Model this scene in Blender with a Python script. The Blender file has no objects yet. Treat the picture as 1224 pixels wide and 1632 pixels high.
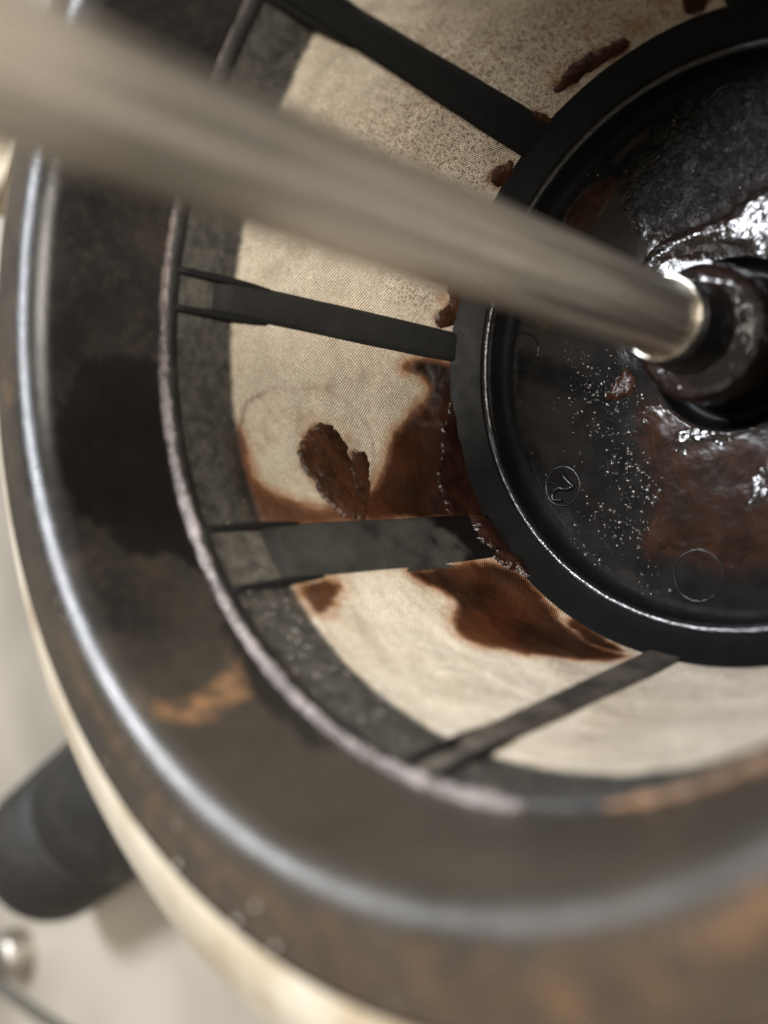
# Close-up looking down into a black plastic filter basket with mesh walls, a steel rod through its hub.
import bpy, bmesh, math, random
import numpy as np
from mathutils import Vector, Matrix

S = 0.04                                    # one modelling unit (radius of the cup at the bottom) is 4 cm
scene = bpy.context.scene
col = scene.collection
random.seed(4)

# ------------------------------------------------------------------ camera
cam_data = bpy.data.cameras.new("camera")
cam = bpy.data.objects.new("camera", cam_data)
col.objects.link(cam)
CAM = (-1.6398, 0.0, 3.3116)
ROT = ((-0.65591313, 0.43297576, -0.61831218),
       (-0.34115527, -0.90074124, -0.26884624),
       (-0.67334319, 0.03460068, 0.73851997))
M = Matrix(ROT).to_4x4()
M.translation = Vector(CAM) * S
cam.matrix_world = M
cam_data.sensor_fit = 'AUTO'
cam_data.sensor_width = 36.0
cam_data.lens = 36.0 * 1600 / 1632
cam_data.clip_start = 0.002
cam_data.clip_end = 50
cam_data.dof.use_dof = True
cam_data.dof.focus_distance = 3.93 * S
cam_data.dof.aperture_fstop = 8.0
scene.camera = cam

# ------------------------------------------------------------------ world and lamps
world = bpy.data.worlds.new("World")
scene.world = world
world.use_nodes = True
wn = world.node_tree.nodes
wl = world.node_tree.links
bg = wn["Background"]
tc = wn.new("ShaderNodeTexCoord")
nz = wn.new("ShaderNodeTexNoise"); nz.inputs["Scale"].default_value = 1.3; nz.inputs["Detail"].default_value = 1.0
rp = wn.new("ShaderNodeValToRGB")
rp.color_ramp.elements[0].position = 0.35; rp.color_ramp.elements[0].color = (0.30, 0.26, 0.215, 1)
rp.color_ramp.elements[1].position = 0.65; rp.color_ramp.elements[1].color = (0.46, 0.40, 0.33, 1)
wl.new(tc.outputs["Generated"], nz.inputs["Vector"])
wl.new(nz.outputs["Fac"], rp.inputs["Fac"])
wl.new(rp.outputs["Color"], bg.inputs["Color"])
bg.inputs["Strength"].default_value = 0.8

def area(name, loc, target, sx, sy, power, colr):
    d = bpy.data.lights.new(name, 'AREA')
    d.shape = 'RECTANGLE'; d.size = sx * S; d.size_y = sy * S
    d.energy = power; d.color = colr
    o = bpy.data.objects.new(name, d)
    o.location = Vector(loc) * S
    dirv = (Vector(target) - Vector(loc)).normalized()
    o.rotation_euler = dirv.to_track_quat('-Z', 'Y').to_euler()
    col.objects.link(o)
    return o
area("window_light", (6.9, -1.9, 12.5), (0, 0, 0.5), 2.3, 3.4, 6.0, (0.90, 0.94, 1.0))
area("room_light", (-11, -9.5, 13.5), (0.3, 0.4, 0.3), 8, 8, 10.4, (1.0, 0.925, 0.83))

scene.view_settings.view_transform = 'Standard'
scene.view_settings.look = 'None'
scene.view_settings.exposure = 0.0
scene.view_settings.gamma = 1.0

# ------------------------------------------------------------------ outlines of marks and deposits, measured on the surfaces they lie on
# f_ and o_ : x, y on the flat base and on the flange;  m_, w_, c_ : angle in degrees and height on the mesh wall, the collar wall and its lip
P = {
'f_upper': [(0.471,-0.107),(0.463,-0.195),(0.41,-0.258),(0.337,-0.332),(0.232,-0.387),(0.194,-0.453),(0.164,-0.505),(0.092,-0.555),(-0.112,-0.518),(-0.243,-0.341),(-0.249,-0.149),(-0.15,-0.115),(-0.02,-0.253),(0.071,-0.317),(0.197,-0.316),(0.302,-0.264),(0.378,-0.195),(0.413,-0.124)] ,
'f_lower': [(0.218,0.304),(0.098,0.307),(-0.026,0.286),(-0.142,0.21),(-0.235,0.103),(-0.399,0.062),(-0.563,0.35),(-0.501,0.59),(-0.316,0.711),(-0.174,0.714),(-0.022,0.826),(-0.021,0.683),(0.007,0.555),(0.124,0.468),(0.191,0.369)] ,
'f_ridge': [(-0.017,0.431),(-0.015,0.404),(-0.036,0.385),(-0.079,0.355),(-0.165,0.311),(-0.228,0.242),(-0.284,0.158),(-0.22,0.118),(-0.165,0.198),(-0.115,0.253),(-0.036,0.291),(0.019,0.328),(0.063,0.375),(0.068,0.43)] ,
'f_ridge2': [(-0.349,0.514),(-0.35,0.439),(-0.335,0.381),(-0.363,0.316),(-0.307,0.292),(-0.273,0.373),(-0.288,0.444),(-0.287,0.514)] ,
'f_flake': [(0.391,0.361),(0.361,0.27),(0.347,0.209),(0.299,0.234),(0.268,0.285),(0.325,0.341)] ,
'f_red': [(0.884,-0.218),(0.835,-0.332),(0.774,-0.396),(0.713,-0.427),(0.713,-0.349),(0.72,-0.26),(0.765,-0.193),(0.84,-0.184)] ,
'f_redlow': [(0.885,0.057),(0.812,0.034),(0.754,0.135),(0.748,0.212),(0.809,0.206)] ,
'f_wrinkle': [(0.694,-0.39),(0.703,-0.497),(0.625,-0.574),(0.627,-0.702),(0.563,-0.838),(0.419,-0.916),(0.165,-0.985),(-0.104,-0.579),(-0.0,-0.292),(0.227,-0.273),(0.345,-0.24),(0.425,-0.289),(0.563,-0.277)] ,
'f_grit': [(0.603,0.189),(0.394,0.117),(0.304,0.236),(0.15,0.428),(0.018,0.522),(-0.106,0.769),(0.008,0.881),(0.157,0.823),(0.305,0.652),(0.472,0.51)] ,
'f_grit2': [(0.386,0.937),(0.307,0.898),(-0.024,0.944),(-0.231,0.909),(-0.246,0.992),(-0.071,1.039),(0.234,1.042)] ,
'mark_2': (0.399,0.736) ,
'mark_a': (0.382,-0.753) ,
'mark_b': (-0.257,0.785) ,
'mark_c': (0.827,0.326) ,
'digit': [(0.421,0.694),(0.354,0.718),(0.381,0.741),(0.409,0.749),(0.425,0.77),(0.425,0.789),(0.409,0.801),(0.377,0.786)] ,
'm_corner': [(26.0,0.337),(24.0,0.144),(27.0,-0.029),(38.1,-0.061),(62.2,0.015),(59.0,0.251),(58.2,0.729),(57.8,1.096),(53.2,1.12),(47.0,1.113),(41.8,1.109),(41.8,1.079),(47.0,1.074),(50.7,1.056),(52.7,1.0),(53.6,0.931),(55.2,0.864),(54.8,0.808),(54.1,0.733),(53.0,0.682),(52.5,0.592),(49.4,0.524),(45.7,0.46),(41.8,0.418),(37.9,0.339),(34.3,0.233),(30.8,0.184),(28.2,0.225),(27.7,0.321)] ,
'm_blob': [(44.2,0.839),(41.3,0.794),(39.1,0.714),(41.1,0.665),(43.4,0.642),(46.3,0.635),(50.6,0.64),(57.0,0.665),(57.1,0.751),(52.8,0.791),(49.8,0.81),(47.5,0.841)] ,
'm_blob2': [(45.5,0.63),(44.3,0.577),(45.5,0.554),(50.0,0.578),(57.5,0.654),(57.3,0.703),(50.6,0.646)] ,
'm_ring': [(42.8,1.093),(38.2,1.062),(35.6,0.996),(33.5,0.862),(32.8,0.698),(35.0,0.588),(40.7,0.489),(49.4,0.539),(54.2,0.691),(54.4,0.91),(51.2,1.065),(47.0,1.101)] ,
'm_low': [(68.2,0.614),(68.8,0.44),(70.2,0.129),(76.3,0.075),(83.8,0.098),(90.3,0.159),(98.1,0.157),(104.3,0.148),(100.8,0.277),(95.2,0.376),(89.9,0.515),(85.4,0.608),(80.6,0.573),(77.7,0.475),(73.4,0.511)] ,
'm_low2': [(87.8,0.115),(90.1,0.057),(99.7,0.105),(102.6,0.136),(98.4,0.166),(93.7,0.17)] ,
'm_drip': [(68.5,1.073),(68.8,0.87),(72.0,0.953),(73.9,1.023),(74.1,1.063),(71.6,1.067)] ,
'm_t1': [(-33.1,0.17),(-37.7,0.189),(-42.0,0.188),(-46.8,0.169),(-49.7,0.134),(-48.1,0.091),(-43.4,0.119),(-38.9,0.123),(-35.3,0.129)] ,
'm_t2': [(-61.6,0.204),(-65.7,0.155),(-62.2,0.086),(-59.9,0.106)] ,
'm_t3': [(-27.1,0.195),(-29.0,0.161),(-29.3,0.085),(-26.2,0.064),(-26.1,0.15)] ,
'm_t4': [(-16.3,0.17),(-18.9,0.098),(-15.3,0.065),(-12.1,0.082),(-12.5,0.166)] ,
'm_t5': [(8.5,0.153),(7.8,0.09),(12.8,0.06),(17.3,0.085),(17.6,0.185),(15.1,0.168),(12.3,0.114)] ,
'm_rust': [(-32.2,0.188),(-40.3,0.276),(-48.7,0.285),(-63.5,0.224),(-63.2,0.119),(-48.6,0.121),(-31.0,0.123)] ,
'm_rust2': [(10.0,0.227),(8.6,0.102),(16.8,0.06),(17.3,0.193)] ,
'm_speck': [(-30.9,0.903),(-32.9,0.584),(-58.0,0.44),(-68.5,0.304),(-63.4,0.079),(-24.8,0.068),(-11.2,0.094),(14.5,0.103),(19.3,0.348),(9.0,0.516),(1.1,0.691),(-3.4,0.951),(-9.4,1.013),(-15.4,0.76)] ,
'w_wet': [(33.9,1.653),(32.1,1.625),(30.7,1.471),(31.4,1.339),(42.1,1.339),(48.8,1.34),(58.1,1.356),(65.4,1.333),(61.0,1.433),(58.7,1.579),(56.3,1.679),(52.6,1.725),(45.0,1.73),(38.4,1.712)] ,
'w_orange': [(79.9,1.722),(82.2,1.642),(80.6,1.513),(76.4,1.446),(79.3,1.411),(84.5,1.417),(85.1,1.546),(86.5,1.665),(84.9,1.721),(81.9,1.733)] ,
'w_strip': [(65.4,1.333),(75.8,1.332),(84.0,1.34),(97.5,1.376),(95.3,1.429),(87.2,1.435),(78.2,1.407),(68.6,1.388)] ,
'o1': [(-1.206,0.813),(-1.201,0.729),(-1.246,0.682),(-1.281,0.619),(-1.364,0.743),(-1.329,0.847),(-1.259,0.87)] ,
'o2': [(-0.805,1.299),(-0.855,1.255),(-0.924,1.286),(-0.956,1.382),(-0.921,1.417),(-0.852,1.354)] ,
'o3': [(-0.987,1.182),(-1.082,1.068),(-1.174,1.11),(-1.222,1.177),(-1.117,1.283)] ,
'o4': [(-1.159,0.972),(-1.226,0.926),(-1.305,0.985),(-1.299,1.071),(-1.201,1.029)] ,
'o5': [(-0.216,1.568),(-0.26,1.523),(-0.287,1.558),(-0.26,1.599)] ,
'drops': [(-0.084,1.558),(-0.128,1.645),(-0.373,1.611),(-0.411,1.538),(-0.504,1.574)] ,
'c_orange': [(130.3,1.12),(138.8,1.289),(140,1.3),(140,1.3)] ,
'cdrops': [(76.2,1.338),(75.4,1.295),(73.7,1.29),(64.7,1.295),(63.6,1.301),(70.5,1.387),(68.1,1.378),(53.8,1.354)] ,
'bead_end': [(30.2,1.346),(122.1,1.37),(7.2,1.34)] ,
}

# ------------------------------------------------------------------ helpers
def hash2(ix, iy, seed):
    n = (ix.astype(np.int64) * 374761393 + iy.astype(np.int64) * 668265263 + seed * 974711) & 0xffffffff
    n = ((n ^ (n >> 13)) * 1274126177) & 0xffffffff
    return ((n ^ (n >> 16)) & 0xffff) / 65535.0

def vnoise(x, y, scale, seed=0, octaves=3):
    out = np.zeros_like(x, dtype=float); amp = 1.0; tot = 0.0
    for k in range(octaves):
        fx = x * scale * 2 ** k; fy = y * scale * 2 ** k
        ix = np.floor(fx); iy = np.floor(fy)
        tx = fx - ix; ty = fy - iy
        tx = tx * tx * (3 - 2 * tx); ty = ty * ty * (3 - 2 * ty)
        a = hash2(ix, iy, seed + k); b = hash2(ix + 1, iy, seed + k)
        c = hash2(ix, iy + 1, seed + k); d = hash2(ix + 1, iy + 1, seed + k)
        out += amp * ((a * (1 - tx) + b * tx) * (1 - ty) + (c * (1 - tx) + d * tx) * ty)
        tot += amp; amp *= 0.5
    return out / tot - 0.5

def sdf(px, py, poly):
    """signed distance, positive inside"""
    q = np.array(poly, float)
    for _ in range(2):
        nx_ = np.roll(q, -1, 0)
        q = np.stack([0.75 * q + 0.25 * nx_, 0.25 * q + 0.75 * nx_], 1).reshape(-1, 2)
    d2 = np.full(px.shape, 1e9); inside = np.zeros(px.shape, bool)
    for i in range(len(q)):
        a = q[i]; b = q[(i + 1) % len(q)]
        e = b - a
        L = e @ e + 1e-12
        t = np.clip(((px - a[0]) * e[0] + (py - a[1]) * e[1]) / L, 0, 1)
        dx = px - a[0] - t * e[0]; dy = py - a[1] - t * e[1]
        d2 = np.minimum(d2, dx * dx + dy * dy)
        c = ((a[1] > py) != (b[1] > py)) & (px < (b[0] - a[0]) * (py - a[1]) / (b[1] - a[1] + 1e-12) + a[0])
        inside ^= c
    d = np.sqrt(d2)
    return np.where(inside, d, -d)

def smooth(x, a, b):
    t = np.clip((x - a) / (b - a), 0, 1)
    return t * t * (3 - 2 * t)

def link_mesh(name, verts, faces, mat, parent=None, sm=True, attrs=None, uv=None):
    me = bpy.data.meshes.new(name)
    v = np.asarray(verts, float) * S
    me.from_pydata(v.tolist(), [], faces if isinstance(faces, list) else faces.tolist())
    if mat: me.materials.append(mat)
    if sm: me.polygons.foreach_set('use_smooth', [True] * len(me.polygons))
    for k, a in (attrs or {}).items():
        at = me.attributes.new(k, 'FLOAT', 'POINT'); at.data.foreach_set('value', np.asarray(a, np.float32))
    if uv is not None:
        l = me.uv_layers.new(name='UVMap')
        idx = np.empty(len(me.loops), np.int32); me.loops.foreach_get('vertex_index', idx)
        l.data.foreach_set('uv', np.asarray(uv, np.float32)[idx].ravel())
    me.update()
    o = bpy.data.objects.new(name, me)
    col.objects.link(o)
    if parent is not None: o.parent = parent
    return o

def thing(name, label, cat, loc=(0, 0, 0), group=None):
    o = bpy.data.objects.new(name, None); col.objects.link(o)
    o.empty_display_size = 0.01
    o.location = Vector(loc) * S
    o['label'] = label; o['category'] = cat
    if group: o['group'] = group
    return o

def tag(o, label, cat, group=None, kind=None):
    o['label'] = label; o['category'] = cat
    if group: o['group'] = group
    if kind: o['kind'] = kind
    return o

def grid_faces(n, m, closed=False):
    i, j = np.meshgrid(np.arange(n - (0 if closed else 1)), np.arange(m - 1), indexing='ij')
    a = i * m + j; b = ((i + 1) % n) * m + j
    return np.stack([a, b, b + 1, a + 1], -1).reshape(-1, 4)

def revolve(name, prof, mat, parent=None, seg=256, a0=None, a1=None, jit=None, attrs=None, flip=False, uvf=None):
    """profile of (r, z); full turn unless a0, a1 (degrees) are given"""
    prof = np.array(prof, float)
    closed = a0 is None
    th = np.linspace(0, 2 * np.pi, seg, endpoint=False) if closed else np.radians(np.linspace(a0, a1, seg))
    T, R_ = np.meshgrid(th, prof[:, 0], indexing='ij'); _, Z = np.meshgrid(th, prof[:, 1], indexing='ij')
    if jit: dr, dz = jit(T, R_, Z); R_ = R_ + dr; Z = Z + dz
    v = np.stack([R_ * np.cos(T), R_ * np.sin(T), Z], -1).reshape(-1, 3)
    f = grid_faces(len(th), len(prof), closed)
    if flip: f = f[:, ::-1]
    at = attrs(T.ravel(), R_.ravel(), Z.ravel()) if attrs else None
    uv = uvf(T.ravel(), R_.ravel(), Z.ravel()) if uvf else None
    return link_mesh(name, v, f, mat, parent, True, at, uv)

def refine(prof, step):
    out = [prof[0]]
    for a, b in zip(prof[:-1], prof[1:]):
        n = max(1, int(math.ceil(math.dist(a, b) / step)))
        for k in range(1, n + 1):
            t = k / n; out.append((a[0] + (b[0] - a[0]) * t, a[1] + (b[1] - a[1]) * t))
    return out

def arc(cx, cz, r, a0, a1, n):
    return [(cx + r * math.cos(math.radians(a0 + (a1 - a0) * k / n)), cz + r * math.sin(math.radians(a0 + (a1 - a0) * k / n))) for k in range(n + 1)]

def tube(name, pts, rad, mat, parent=None, seg=10, caps=True):
    pts = [Vector(p) for p in pts]; n = len(pts)
    rad = rad if hasattr(rad, '__len__') else [rad] * n
    vs, fs = [], []
    up = Vector((0, 0, 1))
    for i, p in enumerate(pts):
        t = (pts[min(i + 1, n - 1)] - pts[max(i - 1, 0)]).normalized()
        u = up if abs(t.dot(up)) < 0.95 else Vector((1, 0, 0))
        x = t.cross(u).normalized(); y = x.cross(t).normalized()
        for k in range(seg):
            a = 2 * math.pi * k / seg
            vs.append(tuple(p + (x * math.cos(a) + y * math.sin(a)) * rad[i]))
    for i in range(n - 1):
        for k in range(seg):
            k2 = (k + 1) % seg
            fs.append([i * seg + k, i * seg + k2, (i + 1) * seg + k2, (i + 1) * seg + k])
    if caps:
        fs.append(list(range(seg))[::-1]); fs.append([(n - 1) * seg + k for k in range(seg)])
    return link_mesh(name, vs, fs, mat, parent)

# cone that carries the mesh
R0, Z0, R1, Z1 = 1.116, 0.086, 1.292, 1.087
def cone_r(z): return R0 + (np.asarray(z) - Z0) * (R1 - R0) / (Z1 - Z0)
AR = 1.2
def deg_poly(key): return [(math.radians(a) * AR, z) for a, z in P[key]]

# ------------------------------------------------------------------ materials
class NT:
    def __init__(self, name):
        self.m = bpy.data.materials.new(name); self.m.use_nodes = True
        self.t = self.m.node_tree; self.b = self.t.nodes["Principled BSDF"]
        self.out = [n for n in self.t.nodes if n.type == 'OUTPUT_MATERIAL'][0]
    def n(self, typ, **kw):
        x = self.t.nodes.new(typ)
        for k, v in kw.items(): setattr(x, k, v)
        return x
    def l(self, a, b): self.t.links.new(a, b)
    def val(self, sock, v):
        if isinstance(v, (int, float)): sock.default_value = v
        elif isinstance(v, tuple): sock.default_value = v if len(v) == len(sock.default_value) else v + (1,)
        else: self.l(v, sock)
    def coord(self, kind='Object'): return self.n("ShaderNodeTexCoord").outputs[kind]
    def noise(self, vec, scale, detail=3, rough=0.55, dist=0.0):
        x = self.n("ShaderNodeTexNoise"); self.l(vec, x.inputs["Vector"])
        x.inputs["Scale"].default_value = scale / S if False else scale; x.inputs["Detail"].default_value = detail
        x.inputs["Roughness"].default_value = rough; x.inputs["Distortion"].default_value = dist
        return x.outputs["Fac"]
    def scaled(self, vec, s):
        x = self.n("ShaderNodeVectorMath", operation='MULTIPLY'); self.l(vec, x.inputs[0])
        x.inputs[1].default_value = s if isinstance(s, tuple) else (s, s, s)
        return x.outputs[0]
    def math(self, op, a, b=0.0, clamp=False):
        x = self.n("ShaderNodeMath", operation=op, use_clamp=clamp); self.val(x.inputs[0], a); self.val(x.inputs[1], b)
        return x.outputs[0]
    def ramp(self, v, a, b, lo=0.0, hi=1.0):
        x = self.n("ShaderNodeMapRange"); x.interpolation_type = 'SMOOTHSTEP'
        self.val(x.inputs[0], v); x.inputs[1].default_value = a; x.inputs[2].default_value = b
        x.inputs[3].default_value = lo; x.inputs[4].default_value = hi
        return x.outputs[0]
    def mix(self, f, a, b):
        x = self.n("ShaderNodeMix", data_type='RGBA'); self.val(x.inputs[0], f)
        self.val(x.inputs[6], a); self.val(x.inputs[7], b)
        return x.outputs[2]
    def attr(self, name): return self.n("ShaderNodeAttribute", attribute_name=name).outputs["Fac"]
    def bump(self, h, strength, dist, prev=None):
        x = self.n("ShaderNodeBump"); x.inputs["Strength"].default_value = strength if isinstance(strength, float) else 1.0
        if not isinstance(strength, float): self.l(strength, x.inputs["Strength"])
        x.inputs["Distance"].default_value = dist * S; self.l(h, x.inputs["Height"])
        if prev is not None: self.l(prev, x.inputs["Normal"])
        return x.outputs[0]
    def voro(self, vec, scale, feature='F1'):
        x = self.n("ShaderNodeTexVoronoi", feature=feature); self.l(vec, x.inputs["Vector"]); x.inputs["Scale"].default_value = scale
        return x.outputs["Distance"]

K = 1.0 / S     # object coordinates -> modelling units

def mat_base():
    """wet black plastic of the base: gritty specks of grease, wrinkled film, brown smears"""
    m = NT("oily_black_plastic"); c = m.scaled(m.coord(), K)
    grit = m.attr('grit'); wr = m.attr('wrinkle'); br = m.attr('brown')
    n1 = m.noise(c, 9, 4); fine = m.noise(c, 130, 2, 0.6)
    colr = m.mix(m.ramp(n1, 0.3, 0.75), (0.0035, 0.0035, 0.004), (0.009, 0.0085, 0.008))
    colr = m.mix(m.math('MULTIPLY', br, m.ramp(m.noise(c, 14, 4), 0.25, 0.55)), colr, (0.026, 0.010, 0.006))
    m.l(colr, m.b.inputs["Base Color"])
    rough = m.math('ADD', m.ramp(m.noise(c, 5, 4), 0.3, 0.7, 0.075, 0.13), m.math('MULTIPLY', wr, 0.20))
    m.l(rough, m.b.inputs["Roughness"])
    m.b.inputs["Specular IOR Level"].default_value = 0.32
    b = m.bump(fine, 0.12, 0.0025)
    wn_ = m.noise(c, 17, 3, 0.6, 2.2)
    b = m.bump(m.math('MULTIPLY', wn_, wr), 1.0, 0.022, b)
    b = m.bump(m.math('MULTIPLY', m.noise(c, 60, 3, 0.7), wr), 1.0, 0.005, b)
    b = m.bump(n1, 0.15, 0.012, b)
    m.l(b, m.b.inputs["Normal"])
    return m.m

def mat_black(name, colr=(0.009, 0.009, 0.0095), rough=(0.32, 0.55), dust=0.35, fine=0.5, spec=0.5, lumpy=0.25):
    m = NT(name); m.b.inputs["Specular IOR Level"].default_value = spec; c = m.scaled(m.coord(), K)
    n1 = m.noise(c, 4, 5, 0.6); n2 = m.noise(c, 160, 2, 0.6)
    m.l(m.mix(m.math('MULTIPLY', m.ramp(n1, 0.45, 0.8), dust), colr, (0.07, 0.062, 0.052)), m.b.inputs["Base Color"])
    m.l(m.ramp(m.noise(c, 11, 4), 0.3, 0.7, rough[0], rough[1]), m.b.inputs["Roughness"])
    b = m.bump(n2, fine, 0.004); b = m.bump(m.noise(c, 20, 3), lumpy, 0.02, b)
    m.l(b, m.b.inputs["Normal"])
    return m.m

def mat_rib(name, dust):
    m = NT(name); c = m.scaled(m.coord(), K)
    wet = m.attr('wet'); dusty = m.attr('dusty')
    n2 = m.noise(c, 150, 2, 0.6)
    a = m.mix(dusty, (0.006, 0.006, 0.006), dust)
    a = m.mix(m.ramp(m.noise(c, 60, 3), 0.4, 0.7, 0.0, 0.35), a, (0.012, 0.012, 0.011))
    a = m.mix(wet, a, (0.005, 0.004, 0.004))
    m.l(a, m.b.inputs["Base Color"])
    m.l(m.math('ADD', m.math('MULTIPLY', wet, -0.3), 0.58), m.b.inputs["Roughness"])
    m.b.inputs["Specular IOR Level"].default_value = 0.2
    m.l(m.bump(n2, 0.6, 0.005), m.b.inputs["Normal"])
    return m.m

def mat_cloth():
    m = NT("filter_cloth"); c = m.scaled(m.coord(), K)
    uv = m.coord('UV')
    def wave(rot, scale, dist):
        mp = m.n("ShaderNodeMapping"); m.l(uv, mp.inputs[0]); mp.inputs["Rotation"].default_value = (0, 0, math.radians(rot))
        w = m.n("ShaderNodeTexWave"); w.wave_type = 'BANDS'; w.bands_direction = 'X'
        m.l(mp.outputs[0], w.inputs["Vector"]); w.inputs["Scale"].default_value = scale
        w.inputs["Distortion"].default_value = dist; w.inputs["Detail"].default_value = 1.0; w.inputs["Detail Scale"].default_value = 0.6
        return w.outputs["Fac"]
    w1 = wave(52, 34, 1.2); w2 = wave(-38, 30, 1.2)
    weave = m.math('MULTIPLY', m.math('ADD', w1, m.math('MULTIPLY', w2, 0.55)), 0.65)
    wet = m.attr('wet'); tint = m.attr('tint'); over = m.attr('over'); speck = m.attr('speck'); edge = m.attr('edge')
    big = m.noise(c, 2.6, 4)
    base = m.mix(m.ramp(big, 0.3, 0.7), (0.60, 0.545, 0.445), (0.70, 0.662, 0.56))
    thread = m.mix(m.ramp(weave, 0.2, 0.8), m.mix(0.85, base, (0.25, 0.19, 0.13)), base)
    grain = m.noise(c, 95, 3, 0.7)
    a = m.mix(m.ramp(grain, 0.36, 0.6, 0.35, 0.0), thread, (0.22, 0.15, 0.09))
    a = m.mix(m.ramp(m.noise(c, 5, 5, 0.7, 0.4), 0.42, 0.72, 0.0, 0.38), a, (0.33, 0.26, 0.18))
    a = m.mix(m.ramp(m.noise(c, 17, 4, 0.7), 0.5, 0.75, 0.0, 0.35), a, (0.28, 0.19, 0.11))
    a = m.mix(m.ramp(m.noise(m.scaled(c, (1, 1, 1)), 210, 1, 0.5), 0.60, 0.72, 0.0, 0.7), a, (0.86, 0.80, 0.66))
    # rust coloured specks
    sp = m.math('MULTIPLY', m.ramp(m.noise(c, 88, 4, 0.7, 0.2), 0.50, 0.58), speck)
    a = m.mix(m.math('MULTIPLY', sp, 0.8), a, (0.14, 0.075, 0.04))
    a = m.mix(m.math('MULTIPLY', tint, m.ramp(m.noise(c, 26, 4, 0.6), 0.25, 0.6, 0.25, 0.95)), a, (0.25, 0.115, 0.035))
    a = m.mix(m.math('MULTIPLY', edge, 0.8), a, (0.12, 0.045, 0.012))
    a = m.mix(m.math('MULTIPLY', m.attr('amber'), 0.88), a, m.mix(m.ramp(weave, 0.2, 0.8), (0.075, 0.022, 0.006), (0.15, 0.050, 0.014)))
    a = m.mix(wet, a, m.mix(m.ramp(m.noise(c, 2.6, 3, 0.5), 0.36, 0.66), (0.009, 0.003, 0.0013), (0.040, 0.011, 0.003)))
    # the frame behind the cloth shows through
    gap = m.math('MULTIPLY', m.ramp(weave, 0.95, 0.40, 0.90, 1.0), over)
    gap = m.math('MULTIPLY', gap, m.ramp(m.noise(c, 24, 4, 0.65), 0.30, 0.66, 1.03, 0.93), True)
    a = m.mix(gap, a, (0.010, 0.010, 0.009))
    m.l(a, m.b.inputs["Base Color"])
    m.l(m.math('ADD', m.math('MULTIPLY', wet, -0.42), 0.72, True), m.b.inputs["Roughness"])
    m.b.inputs["Specular IOR Level"].default_value = 0.4
    b = m.bump(weave, 0.55, 0.006); b = m.bump(m.noise(m.scaled(uv, (1.2, 5.0, 1)), 1.0, 1, 0.5, 0.5), 0.6, 0.035, b); b = m.bump(m.noise(c, 3.2, 3, 0.5), 0.6, 0.10, b)
    m.l(b, m.b.inputs["Normal"])
    return m.m

def mat_sludge(name, c1, c2, rough=0.12, lump=0.02, scale=26, spec=0.6, sss=0.0, sharp=0.5):
    m = NT(name); c = m.scaled(m.coord(), K)
    m.l(m.mix(m.ramp(m.noise(c, 8, 4, 0.6, 0.6), 0.32, 0.68), c1, c2), m.b.inputs["Base Color"])
    m.b.inputs["Roughness"].default_value = rough
    m.b.inputs["Specular IOR Level"].default_value = spec
    m.b.inputs["Subsurface Weight"].default_value = sss
    m.b.inputs["Subsurface Radius"].default_value = (0.004, 0.0015, 0.0006)
    m.b.inputs["Subsurface Scale"].default_value = 0.3
    b = m.bump(m.noise(c, scale, 4, 0.6, 0.5), 0.8, lump)
    b = m.bump(m.noise(c, scale * 2.6, 2, 0.6), sharp, lump * 0.4, b)
    m.l(b, m.b.inputs["Normal"])
    return m.m

def mat_steel(name, colr, rough, streak=(3, 3, 60), smudge=0.3, metal=1.0):
    m = NT(name); c = m.scaled(m.coord(), K)
    st = m.noise(m.scaled(c, streak), 1.0, 4, 0.6)
    sm_ = m.noise(c, 3, 4)
    dark = tuple(x * 0.42 for x in colr)
    m.l(m.mix(m.math('MULTIPLY', m.ramp(sm_, 0.35, 0.7), smudge), m.mix(m.ramp(st, 0.3, 0.7), dark, colr), tuple(x * 0.5 for x in colr)), m.b.inputs["Base Color"])
    m.b.inputs["Metallic"].default_value = metal
    m.l(m.ramp(st, 0.3, 0.7, rough * 0.75, rough * 1.3), m.b.inputs["Roughness"])
    m.l(m.bump(st, 0.15, 0.01), m.b.inputs["Normal"])
    return m.m

def mat_collar(name, dust1, dust2):
    m = NT(name); c = m.scaled(m.coord(), K)
    wet = m.attr('wet'); rust_and_reflection = m.attr('rust_and_reflection')
    n1 = m.noise(c, 3.5, 5, 0.62)
    a = m.mix(m.ramp(n1, 0.3, 0.7), dust1, dust2)
    a = m.mix(m.math('MULTIPLY', m.attr('dusty'), m.ramp(m.noise(c, 6, 4, 0.6), 0.2, 0.6, 0.5, 1.0)), a, (0.034, 0.030, 0.024))
    a = m.mix(m.ramp(m.noise(c, 30, 4, 0.7), 0.45, 0.75, 0.0, 0.3), a, (0.075, 0.055, 0.038))
    a = m.mix(m.math('MULTIPLY', m.ramp(m.noise(c, 1.7, 4, 0.6), 0.55, 0.72), 0.10), a, (0.11, 0.06, 0.03))
    a = m.mix(m.math('MULTIPLY', rust_and_reflection, m.ramp(m.noise(c, 17, 5, 0.7), 0.35, 0.62, 0.10, 0.9)), a, (0.22, 0.115, 0.05))
    a = m.mix(wet, a, (0.0035, 0.003, 0.003))
    m.l(a, m.b.inputs["Base Color"])
    m.l(m.math('ADD', m.ramp(n1, 0.3, 0.7, 0.27, 0.38), m.math('MULTIPLY', rust_and_reflection, 0.3), True), m.b.inputs["Roughness"])
    m.b.inputs["Specular IOR Level"].default_value = 0.45
    b = m.bump(m.noise(c, 120, 2, 0.6), 0.35, 0.004); b = m.bump(m.noise(c, 8, 3, 0.5), 0.2, 0.012, b)
    m.l(b, m.b.inputs["Normal"])
    return m.m

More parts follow.
